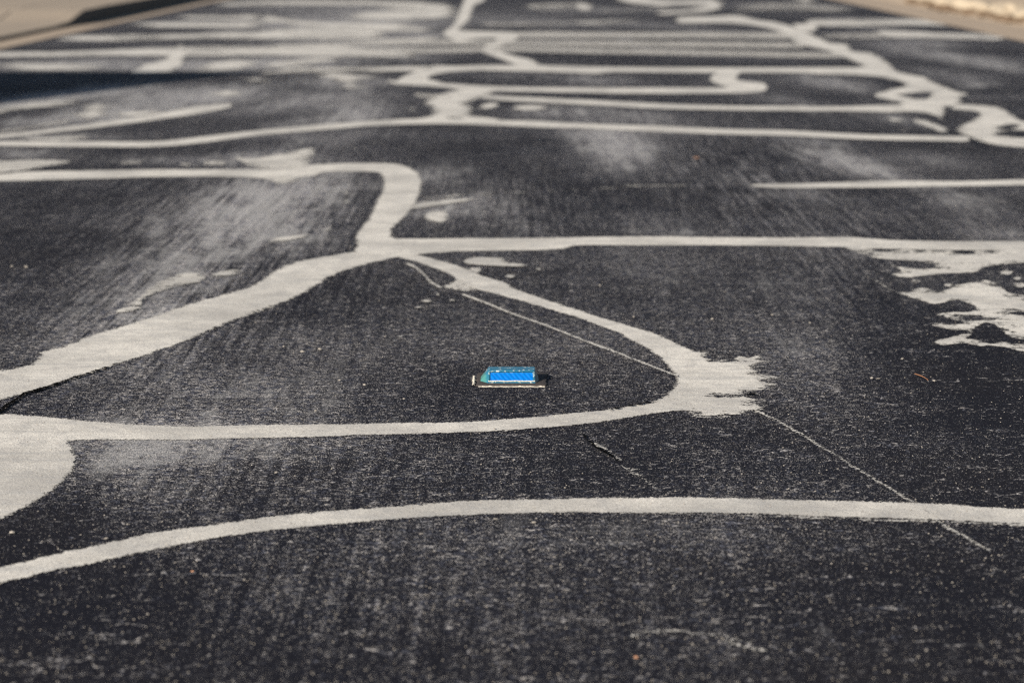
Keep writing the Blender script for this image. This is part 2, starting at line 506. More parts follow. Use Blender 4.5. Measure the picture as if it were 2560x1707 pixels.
def sdf(poly, X, Y):
    """signed distance, positive inside"""
    P = np.asarray(poly); Q = np.roll(P, -1, 0)
    best = np.full(X.shape, 1e9); inside = np.zeros(X.shape, bool)
    for (ax, ay), (bx, by) in zip(P, Q):
        ex, ey = bx - ax, by - ay
        L = ex*ex + ey*ey
        if L < 1e-14: continue
        t = np.clip(((X - ax)*ex + (Y - ay)*ey) / L, 0, 1)
        d = (X - ax - t*ex)**2 + (Y - ay - t*ey)**2
        best = np.minimum(best, d)
        if by != ay:
            c = ((ay > Y) != (by > Y)) & (X < ex * (Y - ay) / ey + ax)
            inside ^= c
    return np.where(inside, 1, -1) * np.sqrt(best)

LEVEL = [0]
def sheet(name, polys, holes=(), amp=0.004, dens=1.0, smooth=True, mat=None, label=None, cat=None, group=None, gx=7.0, gy=3.5, parent=None, feather=0.0, split=None):
    """polys in photograph pixels, laid on the road as one thin sheet"""
    dlist = dens if isinstance(dens, (list, tuple)) else [dens] * len(polys)
    if split is None: split = name in ('sealant_smear',) or (mat is not None)
    if split and len(polys) > 1:
        for p, dn in zip(polys, dlist):
            sheet(name, [p], holes, amp, dn, smooth, mat, label, cat, group or label, gx, gy, parent, feather, False)
        return None
    LEVEL[0] += 1
    z = 0.0008 + 0.00003 * LEVEL[0]
    wp, wh = [], []
    allpx = []
    for p in polys:
        q = catmull(p, 5) if smooth else np.array(p, float)
        allpx.append(q); wp.append(np.stack(ground(q[:, 0], q[:, 1], z), 1))
    for p in holes:
        q = catmull(p, 4); wh.append(np.stack(ground(q[:, 0], q[:, 1], z), 1))
    A = np.concatenate(allpx)
    ymax = A[:, 1].max()
    mx = max(12, (amp * 4 + feather * 0.5) * (ymax + 167) / CAM_H)
    x0, x1 = A[:, 0].min() - mx, A[:, 0].max() + mx
    y0, y1 = max(-60, A[:, 1].min() - mx * 0.5), A[:, 1].max() + mx * 0.5
    nx = max(3, int((x1 - x0) / gx) + 1); ny = max(3, int((y1 - y0) / gy) + 1)
    U, V = np.meshgrid(np.linspace(x0, x1, nx), np.linspace(y0, y1, ny))
    X, Y = ground(U, V, z)
    D = np.full(X.shape, -1e9); DN = np.full(X.shape, float(dlist[0]))
    for p, dn in zip(wp, dlist):
        s_ = sdf(p, X, Y)
        DN = np.where(s_ > D, dn, DN)
        D = np.maximum(D, s_)
    for p in wh:
        D = np.minimum(D, -sdf(p, X, Y))
    keep = D > -(amp * 2.2 + 0.010 + feather * 0.6)
    # a band may lie on the road only, never on the gutter
    lat = X * math.cos(YAW) - Y * math.sin(YAW)
    keepc = keep[:-1, :-1] | keep[1:, :-1] | keep[:-1, 1:] | keep[1:, 1:]
    latok = (lat > RL) & (lat < RR)
    keepc &= latok[:-1, :-1] & latok[1:, 1:] & latok[1:, :-1] & latok[:-1, 1:]
    idx = np.arange(nx * ny).reshape(ny, nx)
    f = np.stack([idx[:-1, :-1][keepc], idx[1:, :-1][keepc], idx[1:, 1:][keepc], idx[:-1, 1:][keepc]], 1)
    used = np.unique(f); remap = -np.ones(nx * ny, int); remap[used] = np.arange(len(used))
    verts = np.stack([X.ravel(), Y.ravel(), np.full(X.size, z)], 1)[used]
    me = bpy.data.meshes.new(name)
    me.from_pydata(verts.tolist(), [], remap[f].tolist()); me.update()
    me.materials.append(mat or M_SEAL)
    for nm, arr in (('edge', D.ravel()[used]), ('amp', np.full(len(used), amp)), ('dens', DN.ravel()[used]), ('feather', np.full(len(used), feather))):
        at = me.attributes.new(nm, 'FLOAT', 'POINT')
        at.data.foreach_set('value', np.asarray(arr, np.float32))
    o = bpy.data.objects.new(name, me); COL.objects.link(o)
    if parent: o.parent = parent
    return tag(o, label, cat, group)

G_BAND = 'cream sealant bands winding over the asphalt'
CB_ = 'sealant band'

# 1 foreground band
t1 = [(0,1418),(77,1398),(191,1373),(306,1350),(383,1331),(498,1316),(651,1295),(765,1281),(900,1272),(1003,1264),(1194,1251),(1386,1246),(1577,1244),(1750,1243),(1890,1247),(2119,1252),(2311,1257),(2464,1267),(2560,1272)]
b1 = [(0,1455),(115,1429),(268,1398),(383,1373),(536,1344),(689,1323),(900,1304),(1041,1293),(1233,1284),(1424,1280),(1750,1281),(1851,1282),(2043,1289),(2234,1294),(2425,1302),(2560,1309)]
sheet('sealant_band', [strip(t1, b1)], amp=0.0045, label='long cream band arching across the whole foreground, nearest to the viewer', cat=CB_, group=G_BAND)
sheet('sealant_smear', [strip([(1650,1280),(1851,1284),(2043,1290),(2234,1296),(2425,1303),(2560,1309)], [(1650,1284),(1851,1290),(2043,1297),(2234,1303),(2425,1310),(2560,1316)])], amp=0.02, dens=0.6,
      feather=0.004, label='ragged thin smear along the lower right edge of the foreground band', cat='sealant smear')

# 2 lobe, lower side and fan of the big loop
lobe = [(-330,1030),(0,1034),(115,1042),(230,1053),(383,1063),(498,1065),(651,1062),(900,1059),(1003,1057),(1156,1055),(1309,1044),(1424,1034),(1539,1021),(1631,1005),
        (1664,989),(1688,965),(1694,947),(1676,920),(1652,893),(1622,873),(1572,846),(1548,831),(1488,810),(1459,798),(1369,771),(1280,745),(1205,726),(1176,719),(1152,706),(1131,689),(1086,670),(1042,654),(997,643),
        (1000,632),(1039,636),(1086,648),(1146,665),(1205,689),(1265,707),(1280,719),(1325,736),(1399,760),(1488,789),(1578,816),(1637,834),(1697,862),(1740,880),(1756,890),(1771,905),
        (1780,940),(1770,990),(1709,1024),(1703,1025),(1615,1036),(1501,1054),(1386,1066),(1233,1077),(1041,1083),(850,1089),(765,1092),(574,1096),(383,1099),(268,1098),(165,1103),(180,1122),(188,1145),(176,1176),(153,1203),(115,1233),(57,1268),(0,1298),(-330,1470)]
sheet('sealant_band', [lobe], amp=0.0045, label='cream band looping round the blue reflector with a broad lobe at its left end', cat=CB_, group=G_BAND)
fan = [(1735,880),(1771,904),(1840,901),(1862,903),(1893,893),(1890,906),(1878,920),(1884,930),(1893,935),(1941,940),(1899,947),(1917,959),(1905,974),(1878,978),(1860,977),(1851,986),(1780,984),(1720,980)]
fan2 = [(1700,970),(1780,987),(1851,990),(1887,992),(1879,1001),(1878,1007),(1899,1017),(1890,1024),(1831,1036),(1786,1039),(1741,1035),(1723,1027),(1703,1022)]
sheet('sealant_patch', [fan, fan2], amp=0.026, label='brushed cream patch fanning out with ragged fingers right of the loop tip', cat='sealant patch')
sheet('sealant_smear', [[(1832,897),(1850,888),(1870,893),(1895,888),(1893,902),(1860,903)], ell(1165,711,34,10,20), [(1104,718),(1140,703),(1165,706),(1190,722),(1160,728)], [(1158,672),(1205,668),(1195,684),(1180,680)]], amp=0.025, dens=0.78,
      feather=0.006, label='dry brushed flecks beside the upper side of the loop', cat='sealant smear')

# 3 thick diagonal band on the left and the line that runs on to the right
t3 = [(0,926),(83,910),(110,879),(158,867),(238,837),(327,809),(417,780),(491,755),(560,736),(634,715),(685,680),(744,654),(789,646),(887,629),(960,612),(1040,606)]
b3 = [(0,999),(80,977),(167,949),(286,911),(387,879),(476,846),(565,807),(685,764),(768,725),(833,686),(908,662),(991,643),(1040,638)]
sheet('sealant_band', [strip(t3, b3)], amp=0.009, label='broad cream band rising from the left edge to the central junction', cat=CB_, group=G_BAND)
t4 = [(930,600),(982,597),(1057,597),(1176,596),(1340,595),(1459,593),(1637,591),(1816,593),(1980,594),(2128,593),(2232,600),(2366,603),(2560,603)]
b4 = [(930,640),(1039,636),(1146,628),(1340,625),(1408,621),(1441,613),(1637,613),(1816,613),(1980,615),(2113,618),(2232,622),(2366,625),(2560,626)]
sheet('sealant_band', [strip(t4, b4)], amp=0.006, label='straight cream band running right from the central junction to the frame edge', cat=CB_, group=G_BAND)
p1 = [(2113,616),(2143,631),(2187,645),(2306,655),(2340,668),(2290,672),(2217,657),(2253,677),(2226,686),(2268,694),(2351,685),(2440,680),(2460,668),(2500,662),(2560,658),(2890,670),(2890,610),(2560,618),(2366,612)]
p3 = [(2175,692),(2200,702),(2217,716),(2256,730),(2306,719),(2350,727),(2411,708),(2455,704),(2500,716),(2530,734),(2560,737),(2890,770),(2890,930),(2560,879),(2485,873),(2411,858),(2354,863),(2336,853),(2375,842),(2411,831),(2366,822),(2321,809),(2380,800),(2336,786),(2400,776),(2396,752),(2336,760),(2306,752),(2256,737),(2217,722)]
h3 = [[(2330,768),(2356,760),(2372,752),(2400,751),(2424,760),(2440,768),(2428,778),(2396,780),(2372,778),(2350,774)], ell(2434,795,30,5), ell(2381,805,28,5), [(2428,838),(2440,818),(2468,806),(2486,812),(2500,822),(2520,840),(2534,848),(2505,850),(2488,858),(2462,856),(2440,848),(2412,846)], ell(2545,853,50,6,5), ell(2550,783,16,5),
      ell(2220,624,30,4), ell(2300,626,14,3), ell(2350,625,20,4), ell(2410,630,28,5,5), ell(2475,628,14,3), ell(2310,661,30,2.5,4), ell(2500,870,40,4,8), ell(2400,828,26,3)]
isl = [ell(2516,680,18,7), ell(2545,695,14,5), ell(2475,712,24,10,20), ell(2290,702,14,4), ell(2370,712,12,4), ell(2395,716,10,4), ell(2550,712,20,6)]
sheet('sealant_patch', [p1, p3] + isl, holes=h3, amp=0.065, feather=0.006, label='large torn cream patch with dark islands at the right frame edge', cat='sealant patch')

# 4 hooked band in the middle left
t5 = [(0,436),(60,430),(208,427),(387,424),(700,423),(768,414),(848,409),(967,409),(1012,415),(1042,433),(1052,454),(1048,478),(1036,511),(1006,546),(976,573),(978,590),(1010,612),(990,635),(900,634),(887,628),(895,609),(893,588),(923,546),(947,499),(960,469),(960,448),(950,432),(923,429),(807,430),(789,439),(753,442),(714,452),(685,450),(640,445),(595,442),(387,442),(238,447),(0,453),(-330,470),(-330,446)]
sheet('sealant_band', [t5], amp=0.007, label='cream band from the left edge hooking down like a cane to the central junction', cat=CB_, group=G_BAND)
sheet('sealant_patch', [[(583,392),(613,396),(640,395),(694,386),(740,376),(786,369),(789,383),(768,416),(700,424),(640,420),(613,412)], ell(537,408,34,6), ell(465,411,18,4), ell(330,406,36,5,-3), [(660,440),(720,440),(760,445),(714,462),(685,458)],
      [(-330,395),(0,402),(90,400),(179,403),(150,412),(128,415),(54,427),(0,432),(-330,440)]], amp=0.09, dens=[.9,.8,.7,.6,.8,.8],
      feather=0.012, label='patchy cream spill along the far side of the cane shaped band', cat='sealant patch')

# 5 thin line on the right
sheet('sealant_band', [strip([(1866,463),(1890,461),(2068,457),(2217,452),(2396,453),(2560,449)], [(1866,464),(1890,466),(1949,470),(2128,469),(2306,467),(2560,463)])], amp=0.0014,
      label='thin tapering cream line ending in mid road at the right', cat=CB_, group=G_BAND)
sheet('sealant_smear', [line([(1100,500),(1128,490),(1220,484),(1340,479),(1488,471),(1600,468)], 4, 2), line([(1560,464),(1650,464),(1720,464)], 6, 3)], amp=0.004, dens=0.42,
      feather=0.004, label='faint pale hairline leading right from the smear beside the hooked band', cat='sealant smear')

# 6 long line behind
t6 = [(0,354),(208,354),(387,354),(506,342),(640,327),(789,313),(938,302),(1086,296),(1235,301),(1340,302),(1459,310),(1637,315),(1816,323),(1980,327),(2181,337),(2377,341),(2420,342)]
b6 = [(0,365),(208,367),(387,367),(506,357),(640,339),(789,326),(938,314),(1086,310),(1235,313),(1340,318),(1459,321),(1637,329),(1816,336),(1980,340),(2181,349),(2377,353),(2420,354)]
sheet('sealant_band', [strip(t6, b6)], amp=0.003, label='long thin cream line crossing the road just before the shaded left part', cat=CB_, group=G_BAND)
blobR = [(2410,338),(2388,323),(2419,306),(2450,286),(2433,277),(2377,273),(2374,262),(2420,262),(2498,269),(2531,286),(2560,304),(2890,330),(2890,400),(2560,369),(2478,362),(2440,350)]
sheet('sealant_patch', [blobR], holes=[[(2484,336),(2560,345),(2700,352),(2700,334),(2560,326),(2500,330)], ell(2520,318,26,6,-10)], amp=0.05, feather=0.012, label='cream patch curling down to the right frame edge beside the long thin line', cat='sealant patch')

# 7 node of the middle crack
sheet('sealant_patch', [[(1040,302),(1083,289),(1089,274),(1069,256),(1101,238),(1167,222),(1250,220),(1205,241),(1158,259),(1176,271),(1173,289),(1205,293),(1262,304),(1160,308)]], holes=[ell(1131,296,20,3)], amp=0.04,
      label='angular cream blot standing on the long thin line at the road centre', cat='sealant patch')
sheet('sealant_smear', [ell(1222,265,30,7,-6), ell(1325,269,50,6), ell(1388,265,8,5), ell(1030,272,10,5)], amp=0.05, feather=0.02, label='pair of cream dashes right of the angular blot', cat='sealant smear')

# 8 hook line, 9 second line
t8 = [(961,203),(990,203),(1050,204),(1104,208),(1235,217),(1340,219),(1459,220),(1637,220),(1825,220),(1800,213),(1774,198),(1795,182),(1820,178),(1851,180),(1840,193),(1845,202),(1905,207),(1917,216),(1915,225),(1895,231),(1825,233),(1637,234),(1459,232),(1340,229),(1265,228),(1161,224),(1086,216),(997,211)]
sheet('sealant_band', [t8], amp=0.003, label='far cream line ending in an S shaped hook on the right', cat=CB_, group=G_BAND)
t9 = [(1200,238),(1280,242),(1459,250),(1637,259),(1816,265),(1980,266),(2096,267),(2260,262)]
b9 = [(1200,246),(1280,253),(1459,261),(1637,271),(1816,275),(1980,277),(2096,277),(2260,280)]
sheet('sealant_band', [strip(t9, b9), line([(1036,236),(1060,240),(1130,242)], 8)], amp=0.003, dens=[1,.6], feather=0.01, label='far cream line that slopes down to the winding band on the right', cat=CB_, group=G_BAND)

# 10 main far line and the winding band on the right
t10 = [(990,206),(1006,193),(1042,179),(1086,165),(1131,166),(1205,164),(1384,165),(1548,169),(1786,170),(1980,170),(2160,170)]
b10 = [(997,211),(1104,208),(1069,198),(1080,188),(1131,179),(1205,176),(1384,180),(1488,184),(1533,180),(1786,182),(1980,182),(2160,186)]
sheet('sealant_band', [t10 + b10[::-1]], amp=0.004, label='far cream line with a leaf shaped left end joining the winding band', cat=CB_, group=G_BAND)
river = [(1690,44),(1786,42),(1845,39),(1900,52),(1942,56),(1998,73),(2040,90),(2080,108),(2119,112),(2138,129),(2175,132),(2203,143),(2223,157),(2251,180),(2315,194),(2335,205),(2391,227),(2427,236),(2402,243),(2413,252),(2405,258),(2371,269),(2363,295),(2349,298),(2307,281),(2223,279),(2240,262),(2240,255),(2178,240),(2215,226),(2262,213),(2209,194),(2124,187),(2012,184),(2012,171),(2152,168),(2141,158),(2096,140),(2063,127),(1993,110),(1970,95),(1950,81),(1900,67),(1845,60),(1786,57),(1690,58)]
sheet('sealant_band', [river, [(2279,297),(2321,303),(2374,323),(2355,332),(2321,320),(2282,306)], ell(2240,300,30,4,4), ell(2258,326,8,4), [(1979,60),(2046,64),(2035,80),(1998,76)]], holes=[[(2251,238),(2293,233),(2321,230),(2324,236),(2307,248)]], amp=0.06,
      feather=0.03, label='wide winding cream band snaking up the right side of the road', cat=CB_, group=G_BAND)

# 11/12 zigzag at the centre
zig = [(1176,-30),(1220,-30),(1214,0),(1187,15),(1175,51),(1160,65),(1150,76),(1200,79),(1259,80),(1304,84),(1295,98),(1250,119),(1238,125),(1300,142),(1340,152),(1352,162),(1400,168),(1340,174),(1295,166),(1250,149),(1199,129),(1197,121),(1223,110),(1235,96),(1191,98),(1146,107),(1128,101),(1104,84),(1128,65),(1143,36)]
sheet('sealant_band', [zig], amp=0.04, feather=0.03, label='zigzag cream band running away up the middle of the road', cat=CB_, group=G_BAND, gx=5, gy=2.5)
sheet('sealant_band', [strip([(1290,81),(1500,82),(1800,82),(1995,84)], [(1290,94),(1500,95),(1800,95),(1995,97)])], amp=0.006, dens=.68, label='first of three close grey cream lines between the zigzag and the winding band, the farthest', cat=CB_, group=G_BAND, gy=2.5)
sheet('sealant_band', [strip([(700,112),(820,108),(980,104),(1140,102),(1290,102),(1600,104),(2010,108)], [(700,119),(820,117),(980,114),(1140,113),(1290,114),(1600,117),(2010,120)])], amp=0.006, dens=.64, label='middle one of three close grey cream lines beside the zigzag', cat=CB_, group=G_BAND, gy=2.5)
sheet('sealant_band', [strip([(900,122),(1100,121),(1280,118),(1500,122),(1800,128),(2100,134)], [(900,134),(1100,132),(1280,129),(1500,134),(1800,139),(2100,145)])], amp=0.006, dens=.66, label='nearest of three close grey cream lines beside the zigzag', cat=CB_, group=G_BAND, gy=2.5)
sheet('sealant_band', [strip([(1200,56),(1300,57),(1450,54),(1600,49)], [(1200,63),(1300,64),(1450,62),(1600,58)])], amp=0.006, dens=.48, feather=0.08, label='faint grey line right of the top of the zigzag', cat=CB_, group=G_BAND, gy=2.5)
loop = [(1540,-20),(1660,2),(1786,0),(1812,10),(1810,20),(1786,28),(1700,34),(1640,39),(1640,31),(1720,24),(1768,15),(1700,12),(1640,14),(1540,2)]
sheet('sealant_band', [loop, ell(1455,17,32,9,4), [(1310,14),(1400,8),(1450,12),(1450,22),(1330,24)], line([(1500,28),(1600,24),(1680,20)], 6)], amp=0.012, dens=[1,.95,.6,.5], feather=0.1, label='cream loop with a pointed right end at the top of the frame', cat=CB_, group=G_BAND, gy=2.5)

# right background lines
sheet('sealant_band', [strip([(2012,52),(2138,49),(2349,51),(2420,58)], [(2012,63),(2138,66),(2293,63),(2420,68)])], amp=0.008, dens=.9, feather=0.08, label='far cream line reaching the right gutter, upper of two', cat=CB_, group=G_BAND, gy=2.5)
sheet('sealant_band', [strip([(2190,78),(2250,79),(2380,84),(2520,88)], [(2190,88),(2230,94),(2380,98),(2520,99)]), strip([(2050,85),(2120,85),(2210,84)], [(2050,96),(2120,97),(2210,95)])], amp=0.008, dens=[.95,.5], feather=0.08, label='far cream line reaching the right gutter, lower of two', cat=CB_, group=G_BAND, gy=2.5)
sheet('sealant_band', [strip([(1830,14),(1980,8),(2030,10),(2130,20)], [(1830,26),(1980,26),(2030,26),(2130,30)]), [(1984,-10),(2050,-10),(2030,12),(1990,10)]], amp=0.012, dens=[.45,.8], feather=0.2, label='pale band fading at the top right of the road', cat=CB_, group=G_BAND, gy=2.5)

# left background
sheet('sealant_band', [[(-330,372),(0,337),(208,312),(387,286),(480,268),(506,264),(540,262),(577,259),(580,266),(540,276),(506,283),(387,300),(208,323),(0,345),(-330,384)], line([(0,329),(90,316),(178,300)], 5)], amp=0.005, dens=[1,.6],
      label='cream line slanting from the left edge and ending in mid road near the shadow', cat=CB_, group=G_BAND)
sheet('sealant_smear', [[(178,290),(200,268),(240,262),(277,270),(270,290),(220,298)], [(268,296),(300,278),(390,268),(417,278),(380,286)], [(30,338),(120,340),(232,338),(200,352),(80,352)], [(-330,330),(0,268),(100,254),(190,244),(176,262),(0,284),(-330,350)], ell(566,236,44,11), ell(930,362,52,7,-8), ell(640,198,30,4), ell(655,208,20,5)], amp=0.10, dens=[.9,.85,.9,.95,.9,.7,.6,.5],
      feather=0.11, label='cloudy pale smears around the slanting line on the left', cat='sealant smear')
sheet('sealant_band', [strip([(0,131),(208,128),(446,118),(700,118),(819,119),(997,126),(1040,134)], [(0,143),(208,141),(446,140),(700,139),(819,141),(997,144),(1040,142)])], amp=0.010, dens=.93, feather=0.1, label='far cream band crossing behind the shadow wedge on the left', cat=CB_, group=G_BAND, gy=2.5)
sheet('sealant_band', [[(320,181),(402,149),(425,135),(446,113),(466,120),(468,143),(440,176)]], amp=0.010, dens=1, feather=0.05, label='short slanted cream leg standing on the far edge of the shadow wedge', cat=CB_, group=G_BAND, gy=2.5)
sheet('sealant_band', [strip([(149,90),(298,89),(506,84),(700,74),(819,74),(960,70)], [(149,101),(298,102),(506,96),(700,100),(819,102),(960,94)])], amp=0.010, dens=.85, feather=0.14, label='cream band widening from the left gutter into the pale far patch', cat=CB_, group=G_BAND, gy=2.5)
sheet('sealant_patch', [strip([(640,42),(700,42),(768,54),(900,58),(1040,60)], [(640,56),(700,58),(768,68),(900,69),(1030,68)]), strip([(700,72),(840,70),(960,66),(1086,70)], [(700,82),(840,84),(960,80),(1080,78)]), [(878,36),(960,28),(1140,30),(1140,44),(1000,50),(860,50)], strip([(327,58),(500,56),(660,56)], [(327,68),(500,69),(660,70)]), strip([(431,41),(560,40),(660,38)], [(431,47),(560,49),(660,52)]),
      [(820,100),(1000,96),(1100,90),(1128,100),(1000,108)], [(640,116),(820,110),(900,118),(1000,130),(820,134)]], amp=0.12, dens=[1.1,1.08,1.05,.95,.92,.85,.92], feather=0.22, label='great pale streaky patch over the far left half of the road', cat='sealant patch', gy=2.5)
sheet('sealant_band', [strip([(536,10),(640,2),(938,2),(1100,8)], [(536,16),(640,14),(938,14),(1100,16)]), [(938,8),(1040,6),(1146,14),(1146,30),(1040,30),(938,20)]], amp=0.015, dens=[.85,.8], feather=0.2, label='cream line along the very top left of the road', cat=CB_, group=G_BAND, gy=2.5)
sheet('sealant_smear', [[(476,176),(520,158),(580,150),(655,156),(600,174)], [(640,166),(700,152),(780,146),(854,148),(800,160),(700,168)], [(0,158),(120,156),(268,160),(268,174),(120,176),(0,172)], line([(640,187),(690,179),(740,176),(860,174),(980,173),(1090,172)], 11), [(783,186),(860,182),(938,190),(908,202),(899,218),(863,221),(833,202)]], amp=0.10, dens=[1.1,.98,.75,.8,1.1],
      feather=0.10, label='band of pale smears behind the shadow wedge joining the leaf shaped line', cat='sealant smear', gy=2.5)

# mid-left and centre flecks
sheet('sealant_smear', [[(518,689),(506,704),(446,716),(387,734),(357,749),(357,771),(298,783),(284,780),(342,745),(381,712),(432,690),(476,679)]], amp=0.045, dens=.97, feather=0.008, label='slanting scratchy cream smear left of the thick diagonal band', cat='sealant smear')
sheet('sealant_smear', [[(530,689),(555,679),(592,676),(580,686)]], amp=0.02, label='small cream dash right of the slanting scratchy smear', cat='sealant smear')
sheet('sealant_smear', [[(1034,508),(1116,499),(1185,495),(1188,499),(1146,506),(1057,519),(1028,521)], [(1060,545),(1068,530),(1090,528),(1125,523),(1118,534),(1124,540),(1108,558),(1090,554),(1075,553)], ell(1110,492,60,3,-5), ell(1135,567,6,3)], amp=0.035, dens=[.85,.9,.5,.8], feather=0.005, label='ragged cream smear jutting right from the hooked band', cat='sealant smear')
sheet('sealant_smear', [[(667,604),(700,592),(750,586),(777,582),(775,590),(720,602)], [(804,576),(818,568),(828,557),(832,566),(818,580)], ell(866,481,9,5), ell(866,505,9,6), ell(798,468,7,4), ell(660,517,26,3,-6), ell(755,514,24,2,-5), line([(868,613),(885,620),(893,628)], 5)], amp=0.03, dens=[.8,.9,.8,.9,.7,.5,.5,.9], feather=0.012, label='scattered pale flecks inside the bend of the hooked band', cat='sealant smear')
sheet('sealant_smear', [[(1158,651),(1185,643),(1259,645),(1268,655),(1325,662),(1290,666),(1170,660)], [(1340,667),(1352,670),(1350,676),(1340,674)], ell(1275,690,14,5)], amp=0.02, feather=0.004, label='cream fleck with a long tail just right of the central junction', cat='sealant smear')
sheet('sealant_smear', [ell(1066,752,16,4), ell(1045,768,12,3), ell(1095,735,8,4), ell(1010,751,8,2), ell(1130,750,12,3), ell(1235,780,7,2), ell(850,740,10,2), ell(1000,840,10,2)], amp=0.004, dens=.85, feather=0.006, label='row of small pale flecks between the blue reflector and the loop tip', cat='sealant smear')

# hairlines of pale filler
sheet('filled_crack', [line([(1016,658),(1039,668),(1060,686),(1080,707),(1104,719)], 4, 4), line([(1155,735),(1205,753),(1280,783),(1340,804),(1399,826),(1488,861),(1542,880),(1570,892),(1600,903),(1658,926),(1694,939)], 4.0, 3.4)], amp=0.0012, dens=.9, label='thin pale crack line running down inside the loop to its tip', cat='crack')
sheet('filled_crack', [line(jag([(1888,1022),(1935,1047),(2004,1084),(2040,1108),(2085,1133),(2131,1165),(2180,1192),(2234,1226),(2288,1256)], 1.2, 4, 8), 3.0, 2.6), line([(2340,1294),(2360,1312),(2406,1337),(2440,1357),(2474,1375)], 3.4, 3.0)], amp=0.0014, dens=.86, label='long straight pale crack from the fan patch down across the foreground band', cat='crack')
sheet('filled_crack', [line(jag([(1580,1588),(1620,1578),(1680,1577),(1790,1583),(1815,1592),(1822,1606),(1860,1616),(1910,1624)], 2.5, 4, 9), 5, 4), line([(1815,1588),(1850,1600),(1870,1604)], 2.5, 2)], amp=0.003, dens=.6, label='faint branching pale crack near the bottom of the picture', cat='crack')
sheet('filled_crack', [line(jag([(1484,1108),(1505,1118),(1530,1130),(1550,1149)], 1.5, 3, 2), 2.5, 3), line(jag([(1556,1162),(1573,1176),(1600,1190),(1642,1222)], 2, 4, 3), 2.5, 1.5), line([(1573,1176),(1600,1172)], 3, 2)], amp=0.003, dens=.65, label='pale crumbled lip of the short open crack below the loop', cat='crack')

# open dark cracks
G_CR = 'open black cracks along the bands'
sheet('open_crack', [line([(-40,1045),(0,1026),(20,1010),(42,997),(60,983),(119,966),(179,946),(240,926),(292,908)], 9, 3)], amp=0.010, mat=M_CRACK, label='open black crack along the lower edge of the broad left band', cat='crack', group=G_CR)
sheet('open_crack', [line(jag([(530,819),(577,802),(613,785),(640,776),(685,763)], 2.2, 4, 6), 3, 2.5)], amp=0.003, mat=M_CRACK, label='broken black crack under the upper end of the broad left band', cat='crack', group=G_CR)
sheet('open_crack', [line(jag([(1510,1026),(1536,1021),(1584,1012),(1625,1004)], 1.4, 4, 5), 2, 4)], amp=0.0025, mat=M_CRACK, label='black crack along the inner edge near the loop tip', cat='crack', group=G_CR)
sheet('open_crack', [line(jag([(1441,1072),(1462,1092),(1475,1104),(1489,1116),(1510,1126),(1527,1137),(1547,1153)], 2.2, 3, 1), 3.2, 4.4)], amp=0.006, mat=M_CRACK, label='short jagged black crack below the loop', cat='crack', group=G_CR)
sheet('open_crack', [line([(1780,989),(1816,986),(1850,986),(1890,984)], 1.5, 4), line([(2295,1262),(2330,1287)], 1.5, 1.5), line([(424,1344),(435,1337),(433,1333)], 3, 2)], amp=0.002, mat=M_CRACK, label='fine dark slit splitting the fan shaped patch', cat='crack', group=G_CR)

